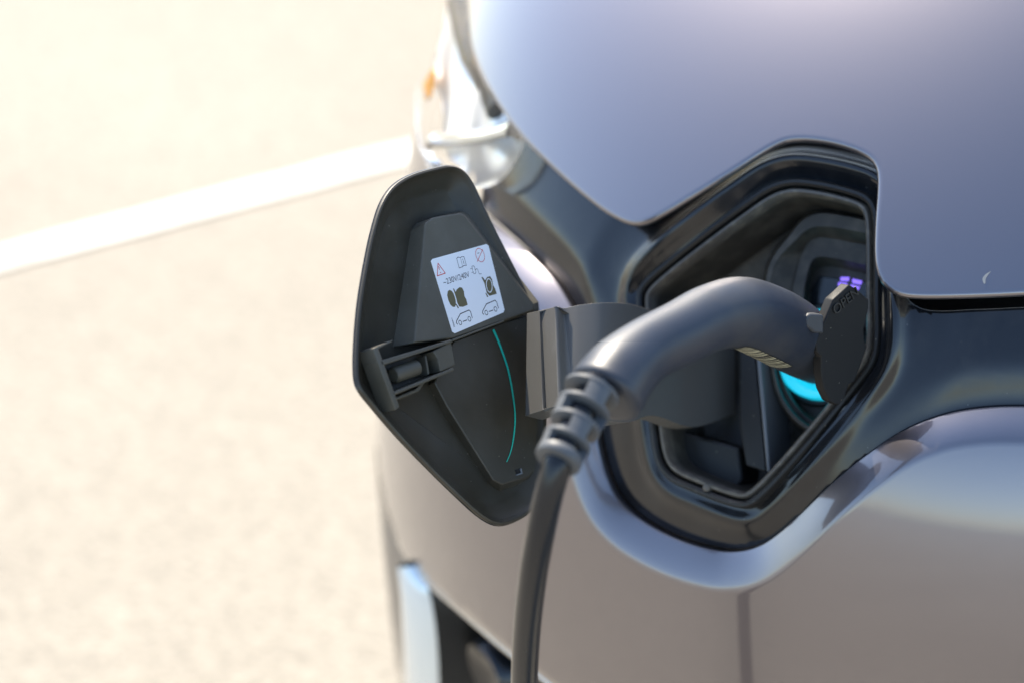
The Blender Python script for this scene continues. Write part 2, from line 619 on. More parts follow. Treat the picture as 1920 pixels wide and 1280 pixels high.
def prism(name, plane, pts, h0, h1, material, parent, bev=0.0006, is_ab=False, trace_h=None, seg=2):
    th = h1 if trace_h is None else trace_h
    ab = [np.asarray(p, float) for p in pts] if is_ab else [plane.ab(p[0], p[1], th) for p in pts]
    n = len(ab)
    V = [plane.w(a[0], a[1], h1) for a in ab] + [plane.w(a[0], a[1], h0) for a in ab]
    F = [tuple(range(n)), tuple(range(n, 2 * n))[::-1]]
    F += [(i, n + i, n + (i + 1) % n, (i + 1) % n) for i in range(n)]
    o = fix_normals(mesh(name, V, F, material, parent, True, 32))
    if bev:
        bevel(o, bev, seg)
    return o

def inset_loop(ab, d):
    """Move a closed 2-D loop inward by d (loop resampled, smooth)."""
    a = np.asarray(ab, float)
    t = np.roll(a, -1, 0) - np.roll(a, 1, 0)
    t /= np.linalg.norm(t, axis=1, keepdims=True) + 1e-12
    nrm = np.stack([-t[:, 1], t[:, 0]], -1)
    area = (a[:, 0] * np.roll(a, -1, 0)[:, 1] - np.roll(a, -1, 0)[:, 0] * a[:, 1]).sum()
    if area < 0:
        nrm = -nrm
    return a + nrm * d

def clean_inset(ab, d):
    n = max(1, int(abs(d) / 0.002))
    a = np.asarray(ab, float)
    for _ in range(n):
        a = inset_loop(a, d / n)
        a = 0.5 * a + 0.25 * (np.roll(a, 1, 0) + np.roll(a, -1, 0))
    return a

def loft(name, plane, ab, prof, material, parent, fill_last=False, sharp=40):
    """Stack of inset copies of a loop: prof = [(inset, height)...]."""
    V, F = [], []
    n = len(ab)
    for ins, h in prof:
        lp = clean_inset(ab, ins) if ins else np.asarray(ab)
        V += [plane.w(a, b, h) for a, b in lp]
    for i in range(len(prof) - 1):
        for k in range(n):
            k2 = (k + 1) % n
            F.append((i * n + k, i * n + k2, (i + 1) * n + k2, (i + 1) * n + k))
    if fill_last:
        F.append(tuple((len(prof) - 1) * n + k for k in range(n)))
    return fix_out(mesh(name, V, F, material, parent, True, sharp))

def box(name, c, ax, ay, az, sx, sy, sz, material, parent, bev=0.0006):
    ax, ay, az = unit(ax), unit(ay), unit(az)
    V = [c + ax * (sx / 2 * i) + ay * (sy / 2 * j) + az * (sz / 2 * k) for i in (-1, 1) for j in (-1, 1) for k in (-1, 1)]
    F = [(0, 1, 3, 2), (4, 6, 7, 5), (0, 4, 5, 1), (2, 3, 7, 6), (0, 2, 6, 4), (1, 5, 7, 3)]
    o = fix_normals(mesh(name, V, F, material, parent, True, 32))
    if bev:
        bevel(o, bev)
    return o

# ================================================================== THE SETTING
g = mesh('ground', [(-60, -60, 0), (60, -60, 0), (60, 60, 0), (-60, 60, 0)], [(0, 1, 2, 3)], ground_mat(), None, False)
tag(g, 'pale sunlit beige asphalt of the parking place', kind='structure')

def ground_pt(x, y, z=0.0):
    d = ray(x, y)
    return CAM + d * ((z - CAM[2]) / d[2])

LZ = 0.004
a0, a1 = ground_pt(0, 462, LZ), ground_pt(0, 506, LZ)
b0, b1 = ground_pt(785, 255, LZ), ground_pt(775, 308, LZ)
wid = 0.5 * (np.linalg.norm(a0 - a1) * abs(unit(a0 - a1) @ unit(np.cross(b0 - a0, [0, 0, 1]))) +
             np.linalg.norm(b0 - b1) * abs(unit(b0 - b1) @ unit(np.cross(b0 - a0, [0, 0, 1]))))
wid *= 0.66
mid0, mid1 = (a0 + a1) / 2, (b0 + b1) / 2
ld = unit(mid1 - mid0); ls = np.cross(ld, [0, 0, 1])
mid0 = mid0 - ld * 2.5
lv, lf = [], []
NL = 60
for i in range(NL + 1):
    c = mid0 + (mid1 + ld * 0.7 - mid0) * (i / NL)
    j = random.uniform(-0.002, 0.002)
    lv += [c + ls * (wid / 2 + j), c - ls * (wid / 2 - j)]
    if i:
        lf.append((2 * i - 2, 2 * i, 2 * i + 1, 2 * i - 1))
pl = mesh('parking_line', lv, lf, LINEW, None, False)
tag(pl, 'white painted parking line on the pale ground', kind='structure')

# ================================================================== THE CAR
car = empty('car', (0.0, 0.6, 0.0))
tag(car, 'mauve grey electric car with glossy black nose band and open charging flap', 'car')

# ---- hood
HOOD_PX = [(886, -60), (887, 20), (895, 95), (928, 170), (982, 248), (1055, 322), (1128, 384), (1172, 411), (1200, 418), (1232, 408),
           (1300, 368), (1380, 318), (1440, 280), (1475, 264), (1510, 261), (1560, 267), (1608, 281), (1638, 297), (1652, 318), (1655, 350),
           (1650, 430), (1650, 492), (1660, 526), (1682, 546), (1715, 553), (1800, 553), (1920, 548), (2100, 536), (2420, 520)]
hood_line = met(spline(HOOD_PX, 6))
hood_loop = np.vstack([hood_line, [[0.62, hood_line[-1][1] + 0.02], [0.62, 1.1], [-0.45, 1.1]],
                       [[hood_line[0][0] + 0.005, hood_line[0][1] + 0.08]]])
HOOD_RIM = [(0.0012, 0.0003), (0.0022, 0.0012), (0.0027, 0.0026), (0.0024, 0.0042), (0.0010, 0.0052), (-0.004, 0.0056), (-0.012, 0.006)]
panel('hood', hood_loop, PAINT, car, off=0.004, step=0.005, grid=0.012, rim=HOOD_RIM, guides=[(hood_line, False, [0.0016, 0.004, 0.007, 0.011, 0.016])])

# ---- black band between the lamps, with the raised emblem boss round the port
BO = -0.015
BAND_LOW = [(2420, 800), (2150, 770), (1920, 762), (1850, 764), (1780, 775), (1700, 805), (1620, 858), (1560, 908), (1490, 975),
            (1440, 1015), (1400, 1030), (1350, 1031), (1270, 1008), (1200, 970), (1160, 930), (1137, 880), (1122, 815), (1112, 740),
            (1102, 660), (1088, 605), (1072, 572), (1040, 522), (985, 468), (930, 420), (890, 385)]
BAND_TOP = [(900, 352), (935, 335), (966, 298), (985, 262), (1010, 255), (1060, 285), (1130, 345), (1195, 385), (1240, 365), (1400, 268), (1490, 232),
            (1600, 245), (1685, 290), (1690, 430), (1688, 500), (1694, 545), (1712, 572), (1745, 583), (1830, 582), (1920, 578), (2100, 572), (2420, 566)]
PORT_PX = [(1194, 556), (1206, 530), (1250, 490), (1320, 435), (1395, 380), (1440, 350), (1482, 337), (1530, 340), (1590, 353), (1630, 369),
           (1646, 396), (1650, 470), (1650, 560), (1650, 640), (1640, 682), (1600, 737), (1545, 805), (1480, 880), (1432, 930), (1402, 950), (1368, 946),
           (1300, 920), (1255, 898), (1232, 866), (1220, 800), (1212, 720), (1203, 640)]
band_low = met(spline(BAND_LOW, 5), BO)
band_top = met(spline(BAND_TOP, 4), BO)
port_m = met(spline(PORT_PX, 5, True), BO)
band_loop = np.vstack([band_low, band_top])

def band_off(p):
    d = dist_line(p, port_m, True)
    boss = 0.009 * np.exp(-((d - 0.0105) / 0.0062) ** 2) + 0.005 * (1 - sstep(0.012, 0.05, d))
    dl = dist_line(p, band_low, False)
    crown = 0.005 * sstep(0.0, 0.03, dl) * sstep(0.02, 0.06, d)
    boss = boss * (0.22 + 0.78 * sstep(-0.03, 0.05, p[:, 1]))
    boss = boss * (0.35 + 0.65 * sstep(0.0, 0.02, dl))
    return BO - 0.004 + boss * (0.4 + 0.6 * sstep(0.0, 0.009, d)) + crown
panel('nose_band', band_loop, GLOSS, car, off=band_off, holes=[port_m], step=0.004, grid=0.006, guides=[(port_m, True, [0.0015 + 0.0022 * k for k in range(15)])], edge=[0.0016, 0.0035, 0.006, 0.009, 0.0125],
      rim=[(0.0006, 0.0008), (0.0006, 0.003), (-0.001, 0.012)], rim_holes=[[(0.0, 0.004), (0.0, 0.010)]])

# dark sheet added behind hood edge and band, its black stands for the gaps' shade
backing = np.array([[-0.55, -0.40], [-0.42, 0.36], [-0.2, 0.34], [0.0, 0.34], [0.58, 0.34], [0.58, -0.42]])
panel('gap_backing', backing, DARK, car, off=-0.095, step=0.012)

# ---- bumper with the raised chamfer round the band
FOG_PX = [(733, 985), (745, 1015), (765, 1050), (800, 1090), (850, 1133), (900, 1176), (950, 1218), (1010, 1264), (1070, 1310), (1180, 1400)]
fog_line = met(spline(FOG_PX, 4))
LAMP_BOT = [(885, 382), (862, 345), (838, 315)]
lamp_bot = met(LAMP_BOT, BO)
v_l = lamp_bot[-1][1]
bump_loop = np.vstack([band_low, lamp_bot, [[-0.60, v_l + 0.0], [-0.80, v_l], [-0.80, fog_line[0][1] + 0.02], [fog_line[0][0] - 0.08, fog_line[0][1] + 0.012]],
                       fog_line, [[fog_line[-1][0] + 0.04, -0.45], [0.55, -0.45], [0.55, band_low[0][1]]]])

def bump_off(p):
    d = dist_line(p, band_low, False)
    wl = 0.0205
    t = np.clip(d / wl, 0, 1)
    cham = -0.0120 * (1 - t) ** 1.3
    ridge = 0.0
    return cham + ridge
panel('bumper', bump_loop, PAINT, car, off=bump_off, step=0.004, grid=0.008, guides=[(band_low, False, [0.0015 + 0.0022 * k for k in range(14)])],
      rim=[(0.0003, 0.0003), (0.0005, 0.0010), (0.0003, 0.0025), (-0.001, 0.007)])

# ---- fog lamp pocket below the bumper edge
pk = np.vstack([fog_line[::-1] + [0.003, 0.012], [[-0.80, fog_line[0][1] + 0.04], [-0.80, -0.45], [fog_line[-1][0] + 0.05, -0.5]]])
pocket = empty('fog_lamp_pocket', (0, 0, 0), car); pocket.location = (0, 0, 0)
panel('pocket_liner', pk, SATIN, pocket, off=-0.045, step=0.010)
tl = np.vstack([[fog_line[0] + [-0.07, 0.006]], fog_line])
tube('edge_trim', [on_nose(p + np.array([-0.0035, -0.0045]), -0.004) for p in resample(tl, 0.01, False)], 0.0030, SILVER, pocket, 10)
# outer frame on the silhouette, chrome blade of the daytime lamp, and the wall that runs back into the pocket
rowsv = np.linspace(0, 1, 22)
bl_l = met(spline([(760, 1050), (760, 1100), (761, 1180), (763, 1290), (765, 1420)], 6), 0.0)
bl_r = met(spline([(778, 1062), (797, 1120), (808, 1190), (814, 1290), (818, 1420)], 6), 0.0)
nb = len(bl_l)
V, F = [], []
for i in range(nb):
    for j in range(6):
        t = j / 5
        V.append(on_nose(np.array([-0.66 * (1 - t) + (bl_l[i][0] - 0.006) * t, bl_l[i][1]]), 0.002 - 0.016 * (t == 1)))
F = [(i * 6 + j, i * 6 + j + 1, (i + 1) * 6 + j + 1, (i + 1) * 6 + j) for i in range(nb - 1) for j in range(5)]
fix_out(mesh('pocket_frame', V, F, GREYT, pocket))
V, F = [], []
for i in range(nb):
    for j in range(11):
        t = j / 10
        V.append(on_nose(bl_l[i] * (1 - t) + bl_r[i] * t, -0.010 + 0.020 * math.sin(math.pi * t) ** 0.7))
F = [(i * 11 + j, i * 11 + j + 1, (i + 1) * 11 + j + 1, (i + 1) * 11 + j) for i in range(nb - 1) for j in range(10)]
fix_out(mesh('daytime_lamp_blade', V, F, DRL, pocket))
V, F = [], []
for i in range(nb):
    for j in range(5):
        V.append(on_nose(bl_r[i] + np.array([0.001 + 0.004 * j, 0]), -0.004 - 0.016 * j))
F = [(i * 5 + j, i * 5 + j + 1, (i + 1) * 5 + j + 1, (i + 1) * 5 + j) for i in range(nb - 1) for j in range(4)]
fix_out(mesh('pocket_wall', V, F, SATIN, pocket))
# vertical fins and round fog lamp
for k, xx in enumerate((838, 856, 876)):
    fm = met([(xx, 1140 + k * 18), (xx + 6, 1200), (xx + 10, 1300), (xx + 14, 1400)], -0.03)
    tube('fin', [on_nose(p, -0.034) for p in fm], 0.0035, SILVER if k == 1 else SATIN, pocket, 8)
fc = met([(925, 1262)], -0.03)[0]
fcp = on_nose(fc, -0.035); fcn = SN(np.array(fc[0] / RN), np.array(fc[1]))
revolve('fog_lamp', fcp, fcn, [(-0.01, 0.030), (0.008, 0.030), (0.012, 0.027), (0.010, 0.022), (0.004, 0.004)], GLOSS, pocket)

# ---- headlight
lamp = empty('headlight', (0, 0, 0), car); lamp.location = (0, 0, 0)
HL_IN = [(880, -60), (881, 20), (888, 95), (920, 172), (970, 250), (960, 290), (925, 335), (892, 352)]
hl_in = met(spline(HL_IN, 5), 0.0)
lens_loop = np.vstack([hl_in, lamp_bot[-1:] + [[-0.01, 0.004]], [[-0.62, v_l + 0.01], [-0.75, v_l + 0.05], [-0.75, hl_in[0][1]], [-0.6, hl_in[0][1] + 0.05]]])
panel('lens', lens_loop, LENSM, lamp, off=0.004, step=0.008, rim=[(0.001, 0.002), (0.0, 0.006), (-0.002, 0.012)])
panel('reflector', lens_loop, REFLM, lamp, off=lambda p: -0.035 - 0.010 * np.sin(p[:, 0] * 38 + 1.0) * np.sin(p[:, 1] * 26), step=0.007)
def lamp_pt(x, y, o): return on_nose(met([(x, y)], o)[0], o)
tube('inner_trim', [lamp_pt(*q, -0.018) for q in [(838, 272), (880, 268), (925, 262), (968, 250)]], 0.006, CHROME, lamp, 12)
tube('indicator_lens', [lamp_pt(846, 195, -0.026), lamp_pt(854, 172, -0.026), lamp_pt(862, 148, -0.026)], [0.003, 0.008, 0.003], AMBER, lamp, 14)
tube('lamp_bezel', [lamp_pt(*q, -0.02) for q in [(884, 10), (888, 60), (898, 110), (925, 165), (945, 215)]], 0.008, mat('lamp_bezel_grey', (0.10, 0.085, 0.06), 0.3), lamp, 10)

# ================================================================== CHARGE PORT (frame of the opening)
uv_c = uv_of(1430, 650, BO)
OC = SO(uv_c[0], uv_c[1], BO)
pts3 = np.array([SO(m_[0] / RN, m_[1], BO) for m_ in port_m])
OC = pts3.mean(0)
_, _, vh = np.linalg.svd(pts3 - OC)
on_ = vh[2] if vh[2] @ (CAM - OC) > 0 else -vh[2]
OP = Plane(OC, on_, np.array([0, 0.5, 1.0]))
port = empty('charge_port', (0, 0, 0), car); port.location = (0, 0, 0)
port_ab = np.array([OP.ab(*p, 0.0) for p in resample(spline(PORT_PX, 8, True), 9)])
loft('port_frame', OP, port_ab, [(-0.001, -0.012), (-0.0005, 0.0005), (0.0006, 0.0022), (0.0022, 0.0024), (0.0036, 0.0012), (0.0042, -0.004)], SATIN, port)
loft('port_seal', OP, port_ab, [(0.0030, -0.009), (0.0046, -0.007), (0.0052, -0.001), (0.0062, 0.0008), (0.0076, 0.0010), (0.0088, -0.0006), (0.0092, -0.010)], SEAL, port)
loft('port_wall', OP, port_ab, [(0.0085, -0.006), (0.0100, -0.016), (0.0125, -0.030), (0.0150, -0.046), (0.020, -0.050)], DUSTY, port, fill_last=True)

# socket housing: stepped funnel round the inlet
FUN_PX = [(1436, 560), (1436, 515), (1450, 478), (1480, 440), (1506, 410), (1535, 398), (1580, 402), (1640, 420), (1680, 480), (1680, 620), (1640, 720),
          (1590, 780), (1535, 812), (1490, 790), (1455, 735), (1440, 650)]
def loft_loops(name, plane, loops, material, parent, n=120, sharp=38):
    V, F = [], []
    for px_, h in loops:
        c = spline(px_, 7, True)
        n = len(c)
        V += [plane.pt(x, y, h) for x, y in c]
    for i in range(len(loops) - 1):
        F += [(i * n + k, i * n + (k + 1) % n, (i + 1) * n + (k + 1) % n, (i + 1) * n + k) for k in range(n)]
    F.append(tuple((len(loops) - 1) * n + k for k in range(n)))
    return fix_out(mesh(name, V, F, material, parent, True, sharp))
def shrink(px_, k):
    c = np.array([1550.0, 620.0])
    return [tuple(c + (np.array(p) - c) * k) for p in px_]
FUN_D = [(1446, 560), (1446, 520), (1460, 485), (1490, 452), (1515, 430), (1540, 425), (1585, 430), (1640, 445), (1675, 490), (1675, 620), (1635, 715), (1588, 772), (1535, 803), (1494, 782), (1461, 730), (1448, 650)]
FUN_E = [(1478, 575), (1486, 530), (1498, 485), (1512, 458), (1525, 447), (1545, 444), (1590, 452), (1638, 464), (1670, 500), (1672, 620), (1633, 712), (1586, 768), (1535, 799), (1497, 778), (1465, 727), (1452, 650)]
FUN_F = [(1503, 580), (1508, 540), (1515, 508), (1522, 490), (1535, 482), (1560, 484), (1600, 492), (1636, 502), (1668, 530), (1668, 620), (1630, 705), (1583, 760), (1535, 790), (1501, 770), (1470, 720), (1456, 650)]
FUN_G = [(1511, 585), (1515, 550), (1521, 520), (1527, 505), (1540, 498), (1562, 498), (1600, 506), (1634, 516), (1662, 550), (1662, 620), (1626, 700), (1578, 756), (1535, 784), (1504, 765), (1474, 716), (1460, 650)]
loft_loops('socket_surround', OP, [(shrink(FUN_PX, 1.03), -0.052), (FUN_PX, -0.025), (shrink(FUN_PX, 0.985), -0.022), (FUN_D, -0.022), (shrink(FUN_D, 0.992), -0.023),
                                   (FUN_E, -0.031), (shrink(FUN_E, 0.99), -0.032), (FUN_F, -0.032), (shrink(FUN_F, 0.992), -0.033), (FUN_G, -0.045), (shrink(FUN_G, 0.98), -0.046)], DUSTY, port)
# display pane with small violet emissive marks
prism('display_pane', OP, [(1520, 545), (1535, 517), (1632, 530), (1632, 585), (1560, 592), (1518, 582)], -0.052, -0.0445, GLOSS, port)
for q in ([(1576, 520), (1592, 520), (1591, 527), (1576, 527)], [(1598, 523), (1616, 527), (1614, 534), (1598, 531)],
          [(1572, 530), (1588, 531), (1586, 537), (1571, 536)], [(1595, 534), (1612, 538), (1609, 544), (1594, 540)]):
    prism('violet_mark', OP, q, -0.0445, -0.0438, VIOLET, port, bev=0)
# inlet and its glowing ring
def circle_ab(c, r, n=48):
    return np.array([[c[0] + r * math.cos(2 * math.pi * k / n), c[1] + r * math.sin(2 * math.pi * k / n)] for k in range(n)])
SOCK = OP.ab(1531, 663, -0.036)
loft('inlet_flange', OP, circle_ab(SOCK, 0.0315), [(-0.001, -0.051), (0.0, -0.043), (0.001, -0.042), (0.003, -0.042), (0.0038, -0.046)], SATIN, port)
loft('light_ring', OP, circle_ab(SOCK, 0.0280), [(0.0, -0.046), (0.0004, -0.038), (0.0014, -0.0365), (0.0030, -0.0365), (0.0085, -0.041), (0.010, -0.046)], CYAN, port)
# wall between hinge bay and socket, hinge bay floor
prism('bay_wall', OP, [(1386, 640), (1414, 640), (1436, 884), (1398, 872), (1386, 800)], -0.05, -0.016, SATIN, port, bev=0.001)
prism('bay_wall_edge', OP, [(1415, 640), (1423, 640), (1444, 884), (1437, 884)], -0.05, -0.013, SILVER if False else EDGEM, port, bev=0.001)  # paler strip along the edge of the wall
prism('bay_floor', OP, [(1252, 800), (1386, 838), (1392, 900), (1380, 918), (1290, 890), (1262, 860)], -0.05, -0.022, SATIN, port, bev=0.002)
tube('nub', [OP.w(*OP.ab(1327, 914), -0.006), OP.w(*OP.ab(1327, 914), 0.0025), OP.w(*OP.ab(1327, 914), 0.003)], [0.0022, 0.0022, 0.0012], SEAL, port, 12)

# spring cap of the inlet, swung open, with its raised word
cap_n = unit(-fw * 0.80 + rt * 0.56 - up * 0.15)
CP = Plane(at(1580, 640, 1.165), cap_n, up)
CAPF = [(1562, 562), (1578, 548), (1592, 534), (1606, 542), (1629, 562), (1629, 578), (1620, 618), (1621, 636), (1626, 650), (1612, 690), (1602, 716), (1592, 720),
        (1584, 745), (1572, 760), (1556, 752), (1545, 730), (1540, 700), (1540, 668), (1532, 660), (1529, 642)]
cap = prism('inlet_cap', CP, CAPF, -0.007, 0.0, CAPM, port, bev=0.0008)
prism('cap_tab', CP, [(1512, 594), (1520, 588), (1545, 590), (1545, 626), (1528, 624), (1512, 612)], 0.001, 0.009, TABM, port, bev=0.0012)

def text_mesh(name, body, size, plane_, px0, px1, h, material, parent, depth=0.0004):
    cu = bpy.data.curves.new(name, 'FONT')
    cu.body = body; cu.size = size; cu.extrude = depth; cu.align_x = 'CENTER'; cu.align_y = 'CENTER'
    o = bpy.data.objects.new(name, cu)
    COL.objects.link(o)
    bpy.context.view_layer.update()
    me = bpy.data.meshes.new_from_object(o.evaluated_get(bpy.context.evaluated_depsgraph_get()))
    bpy.data.objects.remove(o)
    a, b = plane_.ab(*px0, h), plane_.ab(*px1, h)
    c = (a + b) / 2
    ex = unit(b - a); ey = np.array([-ex[1], ex[0]])
    W = [plane_.w(*(c + ex * v.co.x + ey * v.co.y), h + v.co.z + depth) for v in me.vertices]
    F = [tuple(p.vertices) for p in me.polygons]
    return fix_normals(mesh(name, W, F, material, parent, False))
text_mesh('open_lettering', 'OPEN', 0.0082, CP, (1567, 580), (1602, 549), 0.0, SATIN, port, 0.0005)

# ================================================================== OPEN FLAP
tilt = R_(15.6); yaw = R_(50)
hx = rt * math.cos(tilt) + up * math.sin(tilt)
FN = unit(-fw * math.cos(yaw) + hx * math.sin(yaw))
FU = -rt * math.sin(tilt) + up * math.cos(tilt)
FP = Plane(at(1010, 700, 1.205), FN, FU)
flap = empty('charge_flap', (0, 0, 0), car); flap.location = (0, 0, 0)
FLAP_PX = [(850, 309), (872, 320), (890, 346), (915, 400), (950, 470), (985, 540), (1010, 600), (1022, 680), (1026, 780), (1022, 880), (1014, 930), (1000, 957),
           (965, 978), (935, 984), (905, 970), (870, 940), (810, 882), (750, 820), (700, 762), (672, 725), (667, 695), (668, 640), (674, 570), (687, 490), (700, 430), (716, 380), (738, 348), (770, 328), (812, 315)]
flap_ab = np.array([FP.ab(*p, 0.010) for p in resample(spline(FLAP_PX, 8, True), 8)])
loft('flap_shell', FP, flap_ab, [(0.0012, 0.0066), (0.0002, 0.0078), (0.0, 0.0090), (0.0004, 0.0099), (0.0014, 0.0103), (0.0024, 0.0098), (0.0030, 0.0086),
                                 (0.0042, 0.0070), (0.0075, 0.0050), (0.011, 0.0028), (0.0135, 0.0010)], FLAPM, flap, fill_last=True)
# glossy outer skin of the flap, seen only at its edge
loft('flap_skin', FP, clean_inset(flap_ab, -0.0004), [(0.0006, 0.0088), (0.0, 0.0080), (0.0010, 0.0066), (0.004, 0.0046), (0.0075, 0.0028), (0.011, 0.0008), (0.0135, -0.0010), (0.022, -0.004)], GLOSS, flap, fill_last=True)
# raised upper block carrying the sticker: a chamfered left flank
def solid(name, plane_, top, base, h1, h0, material, parent, bev=0.0008):
    n = len(top)
    ta = [plane_.ab(*p, h1) for p in top]; ba = [plane_.ab(*p, h0) for p in base]
    V = [plane_.w(*a, h1) for a in ta] + [plane_.w(*a, h0) for a in ba]
    F = [tuple(range(n)), tuple(range(n, 2 * n))[::-1]] + [(i, n + i, n + (i + 1) % n, (i + 1) % n) for i in range(n)]
    o = fix_normals(mesh(name, V, F, material, parent, True, 25))
    return bevel(o, bev, 3)
solid('upper_block', FP, [(797, 418), (812, 408), (862, 400), (872, 406), (1000, 570), (1000, 582), (850, 634), (778, 642)],
      [(768, 432), (778, 420), (868, 394), (884, 402), (1010, 566), (1012, 584), (846, 642), (733, 652)], 0.012, 0.0, PANELM, flap)
# lower panel
solid('lower_panel', FP, [(850, 640), (946, 604), (1005, 588), (1020, 640), (1018, 760), (1008, 876), (990, 893), (942, 908), (925, 900), (838, 760), (815, 715)],
      [(846, 640), (940, 602), (1012, 586), (1026, 640), (1025, 765), (1012, 884), (994, 905), (935, 922), (912, 906), (823, 768), (800, 722)], 0.0065, 0.0, FLAPM, flap)
# line under the sticker
prism('panel_lip', FP, [(848, 636), (945, 600), (946, 603), (849, 640)], 0.006, 0.0127, PANELM, flap, bev=0.0003)
# raised dark patch painted as the shade of a square hole, paler strip beside it
prism('hole_shade', FP, [(966, 880), (975, 877), (978, 885), (969, 888)], 0.006, 0.0068, DARK, flap, bev=0)
prism('hole_edge', FP, [(969, 888.5), (978, 885.5), (976, 877.5), (978, 877), (980, 887), (969.5, 890.5)], 0.006, 0.0074, EDGEM, flap, bev=0)

# latch housing on the free edge
latch = empty('latch', (0, 0, 0), flap); latch.location = (0, 0, 0)
LH = 0.015
def lat(name, q, h0, h1, m_=PANELM, bev=0.0005): return prism(name, FP, q, max(h0, 0.003), h1, m_, latch, bev)
lat('latch_wall', [(700, 652), (708, 648), (750, 762), (742, 768)], 0.0, LH)
lat('latch_wall', [(708, 677), (846, 636), (850, 641), (716, 685)], 0.0, LH)
lat('latch_wall', [(706, 649), (737, 637), (736, 640), (708, 654)], 0.0, LH)
lat('latch_wall', [(735, 735), (850, 688), (852, 694), (737, 741)], 0.0, LH)
lat('latch_wall', [(742, 744), (780, 728), (794, 712), (797, 716), (786, 733), (745, 749)], 0.0, LH - 0.004)
lat('latch_plate', [(812, 658), (846, 640), (854, 684), (826, 696), (821, 672)], 0.0, LH - 0.001)
lat('latch_floor', [(714, 684), (812, 655), (822, 696), (736, 734)], 0.0, 0.004, FLAPM)
lat('latch_rib', [(797, 666), (800, 665), (806, 700), (803, 702)], 0.0, LH - 0.003)
pc0, pc1 = FP.w(*FP.ab(737, 703, 0.009), 0.009), FP.w(*FP.ab(782, 688, 0.009), 0.009)
tube('latch_pin', [pc0, pc0 + (pc1 - pc0) * 0.06, pc0 + (pc1 - pc0) * 0.94, pc1], [0.0035, 0.0045, 0.0045, 0.0030], PANELM, latch, 16)

# sticker and print
prism('warning_sticker', FP, [(808, 490), (811, 486), (912, 458), (916, 461), (946, 581), (944, 586), (853, 625), (848, 622)], 0.0119, 0.01215, WHITE, flap, bev=0)
SH = 0.0122
_sa = np.array([FP.ab(*p, SH) for p in ((807, 488), (915, 457), (947, 585), (849, 626))])
def st(x, y):
    """sticker coordinates 0..1 -> flap plane"""
    return (_sa[0] * (1 - x) * (1 - y) + _sa[1] * x * (1 - y) + _sa[2] * x * y + _sa[3] * (1 - x) * y)
def zst(px, py):
    """pixel of the enlarged sticker picture -> flap plane"""
    return FP.ab(790 + px * 180 / 1152, 440 + py * 200 / 1280, SH)
class Print:
    def __init__(s): s.V, s.F = [], []
    def stroke(s, pts, wd=6, closed=False):
        q = [zst(*p) for p in pts]
        if closed: q.append(q[0])
        r = wd * 180 / 1152 / FPX * 1.12 * 0.62
        for a, b in zip(q[:-1], q[1:]):
            d = b - a
            L = np.linalg.norm(d)
            if L < 1e-8: continue
            d = d / L; nn = np.array([-d[1], d[0]]) * r
            a2, b2 = a - d * r * 0.6, b + d * r * 0.6
            i = len(s.V)
            s.V += [FP.w(*p, SH) for p in (a2 - nn, b2 - nn, b2 + nn, a2 + nn)]
            s.F.append((i, i + 1, i + 2, i + 3))
    def fill(s, pts, h=0.0):
        i = len(s.V)
        s.V += [FP.w(*zst(*p), SH + h) for p in pts]
        s.F.append(tuple(range(i, i + len(pts))))
    def build(s, name, m_):
        return fix_out(mesh(name, s.V, s.F, m_, flap, False))
def arc(cx, cy, rx, ry, a0=0, a1=360, rot=0, n=18):
    o = []
    for k in range(n + 1):
        t = R_(a0 + (a1 - a0) * k / n)
        x, y = rx * math.cos(t), ry * math.sin(t)
        o.append((cx + x * math.cos(R_(rot)) - y * math.sin(R_(rot)), cy + x * math.sin(R_(rot)) + y * math.cos(R_(rot))))
    return o
pr = Print()
pr.stroke([(200, 345), (288, 465), (192, 497)], 9, True)
pr.build('warning_triangle', RED)
pr = Print()
pr.stroke([(205, 385), (216, 400), (210, 405), (222, 425)], 7); pr.stroke([(225, 455), (234, 457)], 8)
pr.build('triangle_mark', RED)
pr = Print()
pr.stroke(arc(705, 248, 50, 84, rot=-18), 7, True)
pr.stroke([(672, 325), (735, 180)], 7)
pr.build('prohibition_sign', RED)
pb = Print()
pb.stroke([(672, 226), (696, 222)], 6)
pb.build('sign_mark', INK)
pb = Print()
pb.stroke([(455, 403), (424, 290), (440, 272), (470, 280), (482, 268), (512, 268), (541, 372), (512, 372), (495, 388), (455, 403)], 6)
pb.stroke([(470, 280), (495, 385)], 4)
pb.build('book_symbol', INK)
pb = Print()
pb.stroke([(502, 316), (512, 350)], 7); pb.stroke([(496, 296), (498, 302)], 8)
pb.build('book_letter', INK)
pb = Print()
pb.stroke([(606, 390), (612, 378), (634, 380), (656, 455), (645, 472), (628, 470)], 5); pb.stroke([(606, 390), (628, 470)], 5)
pb.stroke([(590, 412), (612, 410)], 5); pb.stroke([(604, 458), (622, 452)], 5)
pb.stroke([(650, 420), (668, 412), (680, 430), (692, 470), (708, 476), (722, 470)], 5)
pb.build('plug_symbol', INK)
for cx, cy in ((0, 0), (313, -118)):
    def T(p): return (p[0] + cx, p[1] + cy)
    pb = Print()
    pb.stroke([T(p) for p in [(436, 1076), (420, 1060), (424, 1035), (468, 952), (572, 907), (590, 925), (612, 1002)]], 9)
    pb.build('car_symbol', INK)
    for wx, wy in ((467, 1056), (577, 1012)):
        pb = Print(); pb.stroke([T(p) for p in arc(wx, wy, 17, 28, rot=-15)], 7, True); pb.build('car_symbol_wheel', INK)
    pb = Print(); pb.stroke([T((500, 1043)), T((546, 1026))], 9); pb.build('car_symbol_sill', INK)
pb = Print(); pb.stroke([(366, 1000), (392, 1110)], 5); pb.stroke([(378, 1030), (402, 1108)], 4)
pb.build('kerb_symbol', INK)
